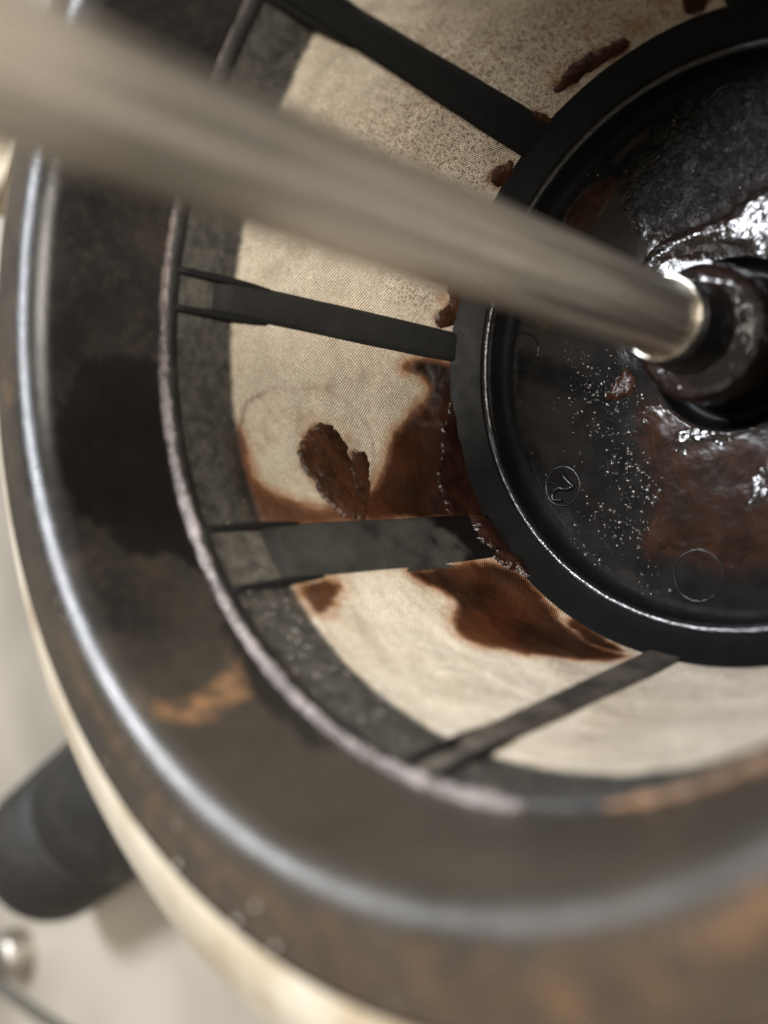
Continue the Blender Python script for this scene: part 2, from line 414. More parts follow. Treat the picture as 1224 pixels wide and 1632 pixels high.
M_base = mat_base()
M_black = mat_black("black_plastic")
M_cup = mat_black("wet_black_plastic", (0.005, 0.005, 0.0055), (0.16, 0.28), 0.05, 0.2)
M_ring = mat_black("dull_wet_plastic", (0.0035, 0.0035, 0.0035), (0.36, 0.46), 0.02, 0.12, 0.08, 0.05)
M_bowl = mat_black("bowl_plastic", (0.005, 0.005, 0.005), (0.45, 0.6), 0.04, 0.35, 0.05)
M_band = mat_black("frame_plastic", (0.013, 0.013, 0.012), (0.45, 0.65), 0.5, 0.6)
M_rib = mat_rib("rib_plastic", (0.040, 0.039, 0.034))
M_rib_brown = mat_rib("dusty_brown_rib_plastic", (0.075, 0.063, 0.052))
M_cloth = mat_cloth()
M_wall = mat_collar("collar_wall_plastic", (0.007, 0.007, 0.007), (0.013, 0.012, 0.011))
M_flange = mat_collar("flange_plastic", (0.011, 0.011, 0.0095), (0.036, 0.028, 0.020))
M_bead = mat_sludge("dried_grey_residue", (0.055, 0.044, 0.040), (0.185, 0.155, 0.148), 0.26, 0.024, 30)
M_sludge = mat_sludge("brown_sludge", (0.022, 0.006, 0.003), (0.050, 0.016, 0.008), 0.2, 0.015, 26, 0.4)
M_film = mat_sludge("thin_brown_sludge", (0.010, 0.005, 0.003), (0.026, 0.011, 0.006), 0.20, 0.004, 9, 0.16)
M_clump = mat_sludge("dark_grease", (0.005, 0.004, 0.004), (0.013, 0.007, 0.006), 0.15, 0.009, 18, 1.0, 0.0, 0.8)
M_mesh_sludge = mat_sludge("brown_sludge_on_cloth", (0.016, 0.006, 0.0025), (0.050, 0.019, 0.008), 0.38, 0.010, 22, 0.35)
M_pool = mat_sludge('dark_pooled_sludge', (0.008, 0.003, 0.002), (0.022, 0.008, 0.005), 0.22, 0.010, 20, 0.3)
M_rod = mat_steel("brushed_steel", (0.86, 0.80, 0.715), 0.32, (46, 46, 0.7), 0.35, 0.88)
M_ferrule = mat_steel("pale_metal", (0.86, 0.81, 0.70), 0.22, (8, 8, 8), 0.1)
M_pot = mat_steel("polished_steel", (0.62, 0.58, 0.52), 0.42, (6, 6, 6), 0.35)
M_handle = mat_black("matt_dark_handle", (0.013, 0.0125, 0.011), (0.5, 0.7), 0.3, 0.4)

def mat_drop():
    m = NT("water_drop"); m.b.inputs["Base Color"].default_value = (0.6, 0.55, 0.5, 1)
    m.b.inputs["Roughness"].default_value = 0.03; m.b.inputs["Transmission Weight"].default_value = 0.6; m.b.inputs["IOR"].default_value = 1.4
    return m.m
M_drop = mat_drop()
M_speck = NT("wet_grease_speck"); M_speck.b.inputs["Base Color"].default_value = (0.03, 0.025, 0.022, 1)
M_speck.b.inputs["Roughness"].default_value = 0.17; M_speck.b.inputs["Specular IOR Level"].default_value = 1.0
M_speck = M_speck.m

def mat_table():
    m = NT("beige_tabletop"); c = m.scaled(m.coord(), K)
    m.l(m.mix(m.ramp(m.noise(c, 0.42, 2, 0.5), 0.3, 0.7), (0.22, 0.20, 0.168), (0.41, 0.375, 0.315)), m.b.inputs["Base Color"])
    m.b.inputs["Roughness"].default_value = 0.45
    return m.m
M_table = mat_table()
M_enamel = NT("cream_enamel"); M_enamel.b.inputs["Base Color"].default_value = (0.72, 0.66, 0.56, 1); M_enamel.b.inputs["Roughness"].default_value = 0.24; M_enamel.b.inputs["Metallic"].default_value = 0.25
_n = M_enamel.noise(M_enamel.scaled(M_enamel.coord(), K), 3, 4)
M_enamel.l(M_enamel.mix(M_enamel.ramp(_n, 0.35, 0.7), (0.62, 0.56, 0.45), (0.42, 0.34, 0.23)), M_enamel.b.inputs["Base Color"])
M_enamel = M_enamel.m

# ------------------------------------------------------------------ tabletop
TZ = -1.30
n = 24
g = np.linspace(-60, 60, n)
X, Y = np.meshgrid(g, g, indexing='ij')
tt = link_mesh("tabletop", np.stack([X, Y, 0 * X + TZ], -1).reshape(-1, 3), grid_faces(n, n), M_table)
tt['kind'] = 'structure'

# ------------------------------------------------------------------ steel pot that holds the basket
pot = thing("steel_pot", "steel pot with glossy cream flared rim around the black filter basket", "pot", (0, 0, TZ))
def rel(o, loc):            # children of an Empty away from the world origin keep their own world coordinates
    o.matrix_parent_inverse = Matrix.Translation(-Vector(loc) * S)
    return o
potloc = (0, 0, TZ)
prof = [(1.60, 1.685)] + [(1.705, 1.69), (1.74, 1.69)] + arc(1.90, 1.55, 0.11, 100, 20, 8) + [(2.010, 1.575)] + arc(2.004, 1.560, 0.018, 60, -150, 8) + [(1.93, 1.50), (1.74, 1.49)]
rel(revolve("rim", [(1.60, 1.660), (1.695, 1.668), (1.716, 1.690), (1.735, 1.697), (1.80, 1.690), (1.88, 1.660), (1.95, 1.622), (1.995, 1.594), (2.012, 1.580), (2.018, 1.566), (2.012, 1.552), (1.99, 1.548), (1.90, 1.600), (1.78, 1.640), (1.66, 1.640)], M_enamel, pot, 320, flip=True), potloc)
rel(revolve("wall", [(1.66, 1.640), (1.64, 1.2), (1.60, 0.2), (1.56, -1.08), (1.50, -1.22), (1.38, -1.27), (0.0001, -1.27)], M_pot, pot, 160), potloc)
# dark canister lying on the table
CR = 0.54
cl_ = (3.2, 4.5, TZ)
can = thing("canister", "dark grey rounded canister lying on the table, half hidden by the pot rim", "canister", cl_)
hs = np.array((2.55, 3.46, TZ + CR + 0.01)); he = np.array((3.95, 5.72, TZ + CR + 0.01))
ax = he - hs; L = float(np.linalg.norm(ax)); ax = ax / L
def can_part(name, prof_, m_):
    return rel(tube(name, [tuple(hs + ax * t) for t, r in prof_], [r for t, r in prof_], m_, can, 64), cl_)
can_part("body", [(0.0, CR * 0.9), (0.06, CR), (L * 0.50, CR), (L * 0.505, CR * 0.975)], M_handle)
cap_ = [(L * 0.51, CR * 0.975), (L * 0.515, CR * 1.005), (L * 0.78, CR * 1.0)]
for k in range(1, 9):
    a = math.pi / 2 * k / 8
    cap_.append((L * 0.78 + 0.42 * math.sin(a), CR * max(0.02, math.cos(a)) ** 0.75))
can_part("cap", cap_, M_handle)

# ------------------------------------------------------------------ the basket
basket = thing("filter_basket", "round black plastic filter basket with beige mesh walls stained by brown sludge", "filter basket", (0, 0, 0))

def wall_attrs(T, R_, Z):
    th = (T + np.pi) % (2 * np.pi) - np.pi
    x = th * 1.38; y = Z
    wx = x + 0.08 * vnoise(x, y, 9, 1) + 0.05 * vnoise(x, y, 40, 2); wy = y + 0.08 * vnoise(x, y, 9, 3) + 0.05 * vnoise(x, y, 40, 4)
    pl = lambda k: [(math.radians(a) * 1.38, z) for a, z in P[k]]
    wet = smooth(sdf(wx, wy, pl('w_wet')), -0.012, 0.012)
    wet = np.maximum(wet, 0.75 * smooth(sdf(wx, wy, pl('w_strip')), -0.02, 0.02))
    wet = np.maximum(wet, 0.55 * smooth(vnoise(x, y, 3.2, 12), 0.16, 0.22) * (th < 0.6))
    rust_and_reflection = smooth(sdf(wx, wy, pl('w_orange')), -0.03, 0.05)
    dusty = smooth(th + 0.35 * vnoise(x, y, 3, 41), 0.95, 1.5)
    return {'wet': wet, 'rust_and_reflection': rust_and_reflection, 'dusty': dusty}
E0, E1 = (1.345, 1.348), (1.410, 1.690)
wp = refine([E0, E1], 0.012) + arc(1.510, 1.686, 0.0985, 172, 93, 14)
revolve("collar_wall", wp, M_wall, basket, 900, attrs=wall_attrs, flip=False)

def fl_attrs(T, R_, Z):
    x = R_ * np.cos(T); y = R_ * np.sin(T)
    wx = x + 0.08 * vnoise(x, y, 6, 5); wy = y + 0.08 * vnoise(x, y, 6, 7)
    rust_and_reflection = np.zeros_like(x)
    for k, w in (('o1', 1.0), ('o2', 0.36), ('o3', 0.36), ('o4', 0.33), ('o5', 0.4)):
        rust_and_reflection = np.maximum(rust_and_reflection, w * smooth(sdf(wx, wy, P[k]), -0.05, 0.05))
    ang = np.arctan2(y, x)
    rust_and_reflection = np.maximum(rust_and_reflection, 0.22 * smooth(ang, 1.0, 1.35) * smooth(ang, 2.3, 1.9) * np.exp(-((R_ + 0.03 * vnoise(x, y, 8, 33) - 1.555) / 0.025) ** 2))  # brown reflection band just outside the edge highlight, painted into this mask
    rust_and_reflection = np.maximum(rust_and_reflection, 0.16 * smooth(ang, 1.5, 2.0))
    rust_and_reflection = np.maximum(rust_and_reflection, 0.22 * smooth(vnoise(x, y, 5.5, 21), 0.10, 0.24))
    return {'wet': 0 * x, 'rust_and_reflection': rust_and_reflection, 'dusty': 0.15 + 0.75 * smooth(T, 0.9, 1.9) * smooth(T, 4.2, 3.2)}
fp_ = refine([(1.505, 1.7846), (1.57, 1.778), (1.66, 1.757), (1.700, 1.745)], 0.012) + arc(1.700, 1.733, 0.012, 90, -60, 6) + [(1.66, 1.715), (1.45, 1.70)]
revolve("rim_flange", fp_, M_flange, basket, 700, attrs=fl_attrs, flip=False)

# lip under the collar wall, then the frame band behind the top of the cloth
revolve("lip_ring", [(1.345, 1.348), (1.338, 1.352), (1.325, 1.350), (1.318, 1.342), (1.316, 1.325), (1.322, 1.30), (1.36, 1.28)], M_band, basket, 400, flip=True)
revolve("frame_band", [(1.372, 1.34), (1.345, 1.30), (1.318, 1.06), (1.36, 1.05)], M_band, basket, 240, flip=True)

# residue bead along the lip, only over part of the turn
na = 900; nb = 12
th = np.radians(np.linspace(-42, 122.3, na))
vs = []
w = 0.22 + 0.78 * smooth(th, -0.1, 0.75)
lump = 0.92 + 0.9 * vnoise(th * 1.34, 0 * th, 22, 3, 4) + 0.5 * vnoise(th * 1.34, 0 * th + 3, 70, 9, 2)
for i in range(na):
    e = min(1.0, (i + 0.3) / 18, (na - 1 - i + 0.3) / 10)
    ra = 0.0235 * w[i] * lump[i] * math.sqrt(e); rb = 0.0095 * w[i] * (0.6 + 0.4 * lump[i]) * math.sqrt(e)
    for k in range(nb):
        a = 2 * math.pi * k / nb
        r = 1.3335 + ra * math.cos(a); z = 1.351 + rb * math.sin(a) + 0.25 * (r - 1.3335)
        vs.append((r * math.cos(th[i]), r * math.sin(th[i]), z))
f = grid_faces(na, nb).tolist()
for i in range(na - 1):
    f.append([i * nb + nb - 1, (i + 1) * nb + nb - 1, (i + 1) * nb, i * nb])
f.append(list(range(nb))); f.append([(na - 1) * nb + k for k in range(nb)][::-1])
bead = link_mesh("residue_bead", vs, f, M_bead, basket); bead['label'] = "pinkish grey residue bead along the lip"
# a rust brown smear on the lip further round
nq = 160
pts = []
for i in range(nq):
    t = math.radians(131 + 30 * i / nq); pts.append((1.334 * math.cos(t), 1.334 * math.sin(t), 1.352))
M_rust = mat_sludge("orange_brown_deposit", (0.10, 0.055, 0.028), (0.18, 0.10, 0.05), 0.6, 0.015, 20)
o = tube("lip_deposit", pts, [0.016 * math.sqrt(min(1, (i + .5) / 25, (nq - i) / 25)) * (1 + 0.3 * math.sin(i * .31)) for i in range(nq)], M_rust, basket, 8)
o['label'] = "orange brown deposit on the lip"

# cloth panels between the ribs
RIBS = [  # (bottom edge angles, top edge angles)
    (-28.5, -19.2, -26.4, -21.2), (18.0, 25.2, 17.8, 23.8), (58.4, 70.3, 57.2, 67.8), (104.3, 111.9, 104.3, 109.4),
    (149, 158, 150, 157), (194, 203, 195, 202), (239, 248, 240, 247), (285, 294, 286, 293)]
cent = [(r[0] + r[1] + r[2] + r[3]) / 4 for r in RIBS]
def cloth_panel(a0, a1, fine):
    st = 0.0065 if fine else 0.03
    nt = int(math.radians(a1 - a0) * AR / st); nzv = int(1.27 / st)
    T, Z = np.meshgrid(np.radians(np.linspace(a0, a1, nt)), np.linspace(0.070, 1.338, nzv), indexing='ij')
    R_ = cone_r(Z)
    R_ = R_ + 0.010 * np.sin(np.pi * (T - T[0, 0]) / (T[-1, 0] - T[0, 0])) * smooth(Z, 1.08, 0.9) * smooth(Z, 0.08, 0.3)
    R_ = R_ + 0.006 * smooth(Z, 1.075, 1.095) * smooth(Z, 1.2, 1.1) + 0.006 * vnoise(T * AR, Z, 4, 2, 2)
    v = np.stack([R_ * np.cos(T), R_ * np.sin(T), Z], -1).reshape(-1, 3)
    x = (T * AR).ravel(); y = Z.ravel(); T = T.ravel(); Z = Z.ravel()
    at = {}
    if fine:
        wx = x + 0.030 * vnoise(x, y, 14, 1) + 0.012 * vnoise(x, y, 70, 2); wy = y + 0.030 * vnoise(x, y, 14, 3) + 0.012 * vnoise(x, y, 70, 4)
        wet = np.zeros_like(x); tint = np.zeros_like(x); amber = np.zeros_like(x)
        for k, s1 in (('m_corner', 0.035), ('m_low', 0.03), ('m_low2', 0.02), ('m_drip', 0.015)):
            d = sdf(wx, wy, deg_poly(k))
            wet = np.maximum(wet, smooth(d + 0.02 * vnoise(x, y, 25, 61), -0.006, s1) * ((0.62 if k == 'm_corner' else 0.55) + 0.38 * smooth(Z, 0.85, 0.45) + 0.35 * vnoise(x, y, 5, 62)))
            amber = np.maximum(amber, smooth(d, -0.012, 0.006)); tint = np.maximum(tint, 0.85 * smooth(d, -0.06, 0.0))
        dr = sdf(wx, wy, deg_poly('m_ring'))
        edge = 0.75 * np.exp(-(dr / 0.010) ** 2) * (0.3 + 0.7 * smooth(vnoise(x, y, 6, 8), -0.2, 0.2))
        tint = np.maximum(tint, 0.42 * smooth(dr, 0, 0.12) * smooth(vnoise(x, y, 7, 31), -0.15, 0.2))
        db = sdf(wx, wy, deg_poly('m_blob')); tint = np.maximum(tint, 0.75 * smooth(db, -0.10, 0.0) * smooth(Z, 0.72, 0.60))
        tint = np.maximum(tint, 0.9 * smooth(db, -0.035, 0.0)); amber = np.maximum(amber, 0.8 * smooth(db + 0.03 * vnoise(x, y, 30, 91), -0.012, 0.004)); amber = np.maximum(amber, 0.8 * smooth(sdf(wx, wy, deg_poly('m_blob2')) + 0.03 * vnoise(x, y, 30, 92), -0.016, 0.004))
        for k in ('m_t1', 'm_t2', 'm_t3', 'm_t4', 'm_t5'):
            amber = np.maximum(amber, 0.85 * smooth(sdf(wx, wy, deg_poly(k)) + 0.06 * vnoise(x, y, 30, 93), -0.02, 0.012))
        for k in ('m_rust', 'm_rust2', 'm_t1', 'm_t4', 'm_t5', 'm_t3'):
            tint = np.maximum(tint, 0.8 * smooth(sdf(wx, wy, deg_poly(k)), -0.035, 0.03) * smooth(vnoise(x, y, 18, 6), -0.12, 0.15))
        speck = smooth(sdf(wx, wy, deg_poly('m_speck')), -0.15, 0.12) * smooth(Z, 1.15, 0.55)
        speck = np.maximum(speck, 0.45 * smooth(Z, 0.85, 0.2))
        at = {'wet': np.clip(wet, 0, 1), 'amber': amber, 'tint': tint, 'edge': edge, 'speck': speck}
    at['over'] = smooth(Z + 0.012 * vnoise(x, y, 12, 5) + 0.008 * vnoise(x, y, 50, 6), 1.074, 1.100)
    deg = np.degrees(T)
    for rr_, cut in ((RIBS[2], 0.09), (RIBS[3], 0.12), (RIBS[1], 0.03)):
        inside = smooth(deg, rr_[2], rr_[2] + 1.2) * smooth(deg, rr_[3], rr_[3] - 1.2)
        at['over'] = at['over'] * (1 - cut * inside * smooth(Z + 0.1 * vnoise(x, y, 14, 77), 1.33, 1.24) * smooth(vnoise(x, y, 16, 78), -0.35, 0.0))
    return link_mesh("mesh_panel", v, grid_faces(nt, nzv)[:, ::-1], M_cloth, basket, True, at, np.stack([x, y], -1))
for i in range(8):
    a0 = cent[i]; a1 = cent[(i + 1) % 8]
    if a1 < a0: a1 += 360
    cloth_panel(a0, a1, i in (0, 1, 2, 3, 7) or True if (i in (0, 1, 2, 3, 7)) else False) if a0 < 250 else cloth_panel(a0 - 360, a1 - 360, True)

# ribs: flat bars, raised inwards, with two thin fins running on over the frame band
def rib(b0, b1, t0, t1, dusty, wetness, k):
    zt = (1.335, 1.17, 1.11, 1.13, 1.12, 1.12, 1.12, 1.2)[k]
    nv = 60; nu = 13
    nv = 110
    zs = np.linspace(0.055, zt, nv)
    vs = []; at_w = []; at_d = []
    for z in zs:
        f_ = (z - 0.1) / 1.0
        a0 = math.radians(b0 + (t0 - b0) * f_); a1 = math.radians(b1 + (t1 - b1) * f_)
        for u in range(nu + 1):
            q = u / nu
            a = a0 + (a1 - a0) * q
            e = min(q, 1 - q) * nu
            dep = (-0.004, 0.011, 0.0135)[min(2, int(e))] if e < 2 else 0.014
            dep = (dep - 0.001) * float(smooth(np.array([z]), zt + 0.005, zt - 0.07)[0]) + 0.001
            r = float(cone_r(z)) - dep
            vs.append((r * math.cos(a), r * math.sin(a), z))
            nn = float(vnoise(np.array([a * 1.2]), np.array([z]), 12, 17 + k)[0])
            at_w.append(float(smooth(np.array([z + nn * 0.3]), wetness + 0.06, wetness - 0.03)[0]) if wetness else 0.0)
            top = min(1, max(0, (z + nn * .2 - 0.75) / 0.3))
            at_d.append(min(1.0, dusty * (0.75 + 1.4 * nn)))
    o = link_mesh("rib", vs, grid_faces(nv, nu + 1), M_rib_brown if k == 3 else M_rib, basket, True, {'wet': at_w, 'dusty': at_d})
    return o
for i, r_ in enumerate(RIBS):
    rb = rib(*r_, dusty=(0.0, 0.25, 0.85, 0.9, 0.4, 0.3, 0.3, 0.2)[i], wetness=(0, 0, 0.34, 0, 0, 0, 0, 0)[i], k=i)
    if i == 2: rb['label'] = "dusty rib wet and black at its lower end"
    if i == 3: rb['label'] = "greyish brown dusty rib"
    for aa in (r_[2] + 0.25, r_[3] - 0.25):
        a = math.radians(aa)
        pts = [((float(cone_r(z)) - 0.002) * math.cos(a), (float(cone_r(z)) - 0.002) * math.sin(a), z) for z in np.linspace(0.95, 1.325, 8)]
        tube("fin", pts, [0.004, 0.010, 0.014, 0.016, 0.016, 0.015, 0.014, 0.013], M_rib, rb, 8)

# bottom cup: chamfer ring, lip, bowl and flat base
revolve("cup_ring", [(1.140, 0.094), (1.122, 0.090), (1.112, 0.083), (1.098, 0.070), (1.045, 0.030), (1.020, 0.010), (1.010, 0.004)], M_ring, basket, 400, flip=True)
revolve("cup_lip", [(1.022, -0.004)] + arc(1.001, -0.001, 0.0185, 10, 180, 12) + [(0.983, -0.016)], M_cup, basket, 512, flip=True)
revolve("cup_bowl", [(0.985, -0.010), (0.982, -0.040), (0.977, -0.070), (0.966, -0.090), (0.950, -0.098), (0.932, -0.100)], M_bowl, basket, 400, flip=True)
def polar_patch():
    nr_, ntt = 110, 620
    r = np.linspace(0.308, 0.936, nr_); t = np.linspace(0, 2 * np.pi, ntt, endpoint=False)
    T, R_ = np.meshgrid(t, r, indexing='ij')
    x = R_ * np.cos(T); y = R_ * np.sin(T)
    z = -0.100 + 0.0035 * vnoise(x, y, 7, 4)
    z = z + (-0.100 - z) * smooth(R_, 0.86, 0.934)
    wx = x + 0.03 * vnoise(x, y, 12, 1); wy = y + 0.03 * vnoise(x, y, 12, 2)
    grit = np.maximum(smooth(sdf(wx, wy, P['f_grit']), -0.08, 0.08), smooth(sdf(wx, wy, P['f_grit2']), -0.04, 0.04))
    grit = np.maximum(grit, 0.15 + 0 * x)
    wr = smooth(sdf(wx, wy, P['f_wrinkle']), -0.04, 0.06)
    z = z + wr * 0.006 * vnoise(x + 0.05 * vnoise(x, y, 9, 6), y + 0.05 * vnoise(x, y, 9, 7), 22, 8, 2)
    br = np.maximum(smooth(sdf(wx, wy, P['f_red']), -0.02, 0.02), smooth(sdf(wx, wy, P['f_redlow']), -0.02, 0.02))
    br = np.maximum(br, 0.85 * smooth(sdf(wx, wy, P['f_lower']), -0.07, 0.03))
    br = np.maximum(br, 0.6 * smooth(sdf(wx, wy, P['f_upper']), -0.10, 0.02))
    v = np.stack([x, y, z], -1).reshape(-1, 3)
    return link_mesh("base_plate", v, grid_faces(ntt, nr_, True)[:, ::-1], M_base, basket, True, {'grit': grit.ravel(), 'wrinkle': wr.ravel(), 'brown': br.ravel()})
polar_patch()

# raised mould marks on the base
def ring_mark(cx, cy, r, rad, gap=None, z=-0.099):
    pts = []
    nn = 48
    for k in range(nn + 1):
        a = 2 * math.pi * k / nn
        pts.append((cx + r * math.cos(a), cy + r * math.sin(a), z))
    o = tube("mould_mark", pts, rad, M_cup, basket, 6, False); return o
ring_mark(*P['mark_2'], 0.078, 0.0050); ring_mark(*P['mark_a'], 0.088, 0.0034); ring_mark(*P['mark_b'], 0.092, 0.0034); ring_mark(*P['mark_c'], 0.08, 0.004)
dg = P['digit']
cp = []
ext = [dg[0]] + dg + [dg[-1]]
# straight foot of the 2, then a smooth curve through the rest
cp = [(dg[0][0] + (dg[1][0] - dg[0][0]) * k / 5, dg[0][1] + (dg[1][1] - dg[0][1]) * k / 5) for k in range(5)]
q = dg[1:]
qq = [q[0]] + q + [q[-1]]
for i in range(len(q) - 1):
    p0, p1, p2, p3 = (np.array(qq[i + j]) for j in range(4))
    for k in range(6):
        t = k / 6
        cp.append(tuple(0.5 * ((2 * p1) + (-p0 + p2) * t + (2 * p0 - 5 * p1 + 4 * p2 - p3) * t * t + (-p0 + 3 * p1 - 3 * p2 + p3) * t ** 3)))
cp.append(q[-1])
dgt = tube("numeral", [(x, y, -0.096) for x, y in cp], 0.0085, M_cup, basket, 8); dgt['label'] = "raised numeral 2 inside a ring"
# small moulded bumps beside the upper mark
for (dx, dy) in ((0.10, 0.085), (0.135, 0.10), (0.165, 0.13)):
    ring_mark(P['mark_a'][0] + dx, P['mark_a'][1] + dy, 0.018, 0.0025)

# hub: moat, sludge covered shoulder and sleeve
def hub_j(T, R_, Z):
    m_ = smooth(Z, 0.05, 0.14) * smooth(Z, 0.24, 0.19)
    return 0.006 * vnoise(T * 0.25, Z, 40, 3) * m_ * 2, 0.010 * vnoise(T * R_ * 1.0, R_, 30, 5) * m_ * 2
hub = revolve("hub", refine([(0.129, 0.395), (0.136, 0.398), (0.142, 0.392), (0.144, 0.36), (0.152, 0.19), (0.20, 0.14), (0.226, 0.0)], 0.02), M_cup, basket, 160, flip=True)
revolve('hub_groove', [(0.226, 0.0), (0.236, -0.150), (0.245, -0.160), (0.27, -0.160), (0.285, -0.148), (0.297, -0.115), (0.303, -0.104), (0.312, -0.100)], M_ring, basket, 160, flip=True)
def hub_j(T, R_, Z):
    e = smooth(Z, 0.03, 0.10)
    x = R_ * np.cos(T); y = R_ * np.sin(T)
    return 0.010 * vnoise(x, y + Z, 24, 3) * e, 0.011 * vnoise(x, y, 26, 5) * e
sl = revolve("hub_grease", refine([(0.149, 0.215), (0.156, 0.205), (0.175, 0.200), (0.200, 0.192), (0.220, 0.172), (0.232, 0.14), (0.236, 0.08), (0.232, 0.02), (0.222, 0.0)], 0.006), M_clump, basket, 260, flip=True, jit=hub_j)
sl['label'] = "glistening lumpy grease on the shoulder of the hub"

# ------------------------------------------------------------------ sludge sheets
def sheet(name, poly, space, mat, h, width, step, amp, seed, parent=None, warp=0.02, lumps=18, rag=0.022):
    q = np.array(poly, float)
    lo = q.min(0) - 0.03; hi = q.max(0) + 0.03
    nx = int((hi[0] - lo[0]) / step) + 2; ny = int((hi[1] - lo[1]) / step) + 2
    X, Y = np.meshgrid(np.linspace(lo[0], hi[0], nx), np.linspace(lo[1], hi[1], ny), indexing='ij')
    wx = X + warp * vnoise(X, Y, 14, seed) + warp * 0.5 * vnoise(X, Y, 45, seed + 1)
    wy = Y + warp * vnoise(X, Y, 14, seed + 2) + warp * 0.5 * vnoise(X, Y, 45, seed + 3)
    if space != 'floor':
        wx = wx + rag * vnoise(X, Y, 60, seed + 8); wy = wy + rag * vnoise(X, Y, 60, seed + 9)
    d = sdf(wx, wy, q) + rag * 0.6 * vnoise(X, Y, 34, seed + 7)
    H = np.where(d > 0, h * (1 - np.exp(-np.maximum(d, 0) / width)), d * 0.8)
    H = H + np.where(d > 0, amp * smooth(d, 0, width) * (vnoise(X, Y, lumps, seed + 5, 3) * 2), 0)
    H = np.where(d > 0, np.maximum(H, 0.0008), H)
    if space == 'floor':
        hub = np.hypot(X, Y)
        H = np.where(hub < 0.314, H - (0.314 - hub) * 2.5, H)
        V = np.stack([X, Y, -0.100 + H], -1)
    else:
        T = X / AR; R_ = cone_r(Y) - H - 0.001 + 0.010 * 0
        V = np.stack([R_ * np.cos(T), R_ * np.sin(T), Y], -1)
    keep = (d > -0.012)
    V = V.reshape(-1, 3); kf = keep.ravel()
    F = grid_faces(nx, ny); F = F[kf[F].all(1)]
    used = np.unique(F); mp = -np.ones(len(V), int); mp[used] = np.arange(len(used))
    F = mp[F]
    if space != 'floor': F = F[:, ::-1]
    c = V[used].mean(0)
    o = link_mesh(name, V[used] - c, F, mat, parent)
    o.location = Vector(c) * S
    return o
tag(sheet("sludge", P['f_upper'], 'floor', M_clump, 0.018, 0.03, 0.0035, 0.0045, 3, lumps=26), "thick glistening dark grease curving around the upper side of the hub", "sludge")
tag(sheet("sludge", P['f_lower'], 'floor', M_film, 0.0035, 0.06, 0.006, 0.002, 11, lumps=10, warp=0.06), "broad thin brown sludge puddle on the base below the hub", "sludge")
tag(sheet("sludge", P['f_ridge'], 'floor', M_clump, 0.016, 0.03, 0.003, 0.010, 23, lumps=22, warp=0.03, rag=0.045), "glossy wavy grease ridge on top of the brown puddle below the hub", "sludge")
tag(sheet("sludge", P["f_ridge2"], "floor", M_clump, 0.016, 0.03, 0.003, 0.010, 27, lumps=24, warp=0.03, rag=0.045), "short glossy grease ridge at the right end of the brown puddle, by the picture edge", "sludge")
tag(sheet("sludge", P['f_flake'], 'floor', M_sludge, 0.016, 0.012, 0.003, 0.005, 31, warp=0.008), "small triangular reddish brown sludge flake left of the hub", "sludge")
tag(sheet("sludge", P['f_red'], 'floor', M_film, 0.006, 0.02, 0.004, 0.004, 37), "dark red smear on the upper left of the base", "sludge")
tag(sheet("sludge", deg_poly('m_blob'), 'cone', M_mesh_sludge, 0.007, 0.030, 0.003, 0.006, 41, warp=0.028), "large brown finger shaped sludge blob on the mesh above the dusty rib", "sludge")
tag(sheet("sludge", deg_poly('m_blob2'), 'cone', M_mesh_sludge, 0.005, 0.018, 0.004, 0.003, 43, warp=0.028), "small brown sludge blob just right of the finger shaped blob on the mesh", "sludge")
tag(sheet("sludge", deg_poly('m_t1'), 'cone', M_mesh_sludge, 0.007, 0.014, 0.004, 0.005, 51, warp=0.032), "ragged brown sludge strip on the mesh along the upper cup edge", "sludge")
tag(sheet("sludge", deg_poly('m_t2'), 'cone', M_mesh_sludge, 0.007, 0.014, 0.004, 0.006, 53), "brown sludge dab on the mesh at the very top of the cup edge", "sludge")
tag(sheet("sludge", deg_poly('m_t3'), 'cone', M_mesh_sludge, 0.007, 0.014, 0.004, 0.006, 57, warp=0.03), "small brown sludge lump just above the black upper rib at the cup", "sludge")
tag(sheet("sludge", deg_poly('m_t4'), 'cone', M_mesh_sludge, 0.009, 0.014, 0.004, 0.006, 59, warp=0.03), "brown sludge lump just below the black upper rib, next to the rod", "sludge")
tag(sheet("sludge", deg_poly('m_t5'), 'cone', M_mesh_sludge, 0.009, 0.014, 0.004, 0.006, 61, warp=0.012), "brown sludge lump on the mesh above the middle left rib at the cup", "sludge")

tag(sheet("sludge", [(math.radians(a) * AR, z) for a, z in [(30, 0.07), (36, 0.11), (43, 0.17), (50, 0.22), (57, 0.26), (61, 0.22), (61, 0.05), (45, 0.045), (33, 0.045)]], 'cone', M_pool, 0.010, 0.03, 0.004, 0.005, 67, warp=0.03), "dark reddish brown sludge pooled along the cup edge above the dusty rib", "sludge")
# glossy clump where the dusty rib meets the cup
cl = [(57, 0.16), (60, 0.20), (66, 0.20), (71, 0.14), (76, 0.085), (78, 0.06), (74, 0.055), (66, 0.055), (58, 0.07)]
sp = sheet("sludge", [(math.radians(a) * AR, z) for a, z in cl], 'cone', M_pool, 0.032, 0.025, 0.003, 0.014, 71, warp=0.05, lumps=14)
tag(sp, "shiny dark grease clump where the dusty rib meets the cup", "sludge")

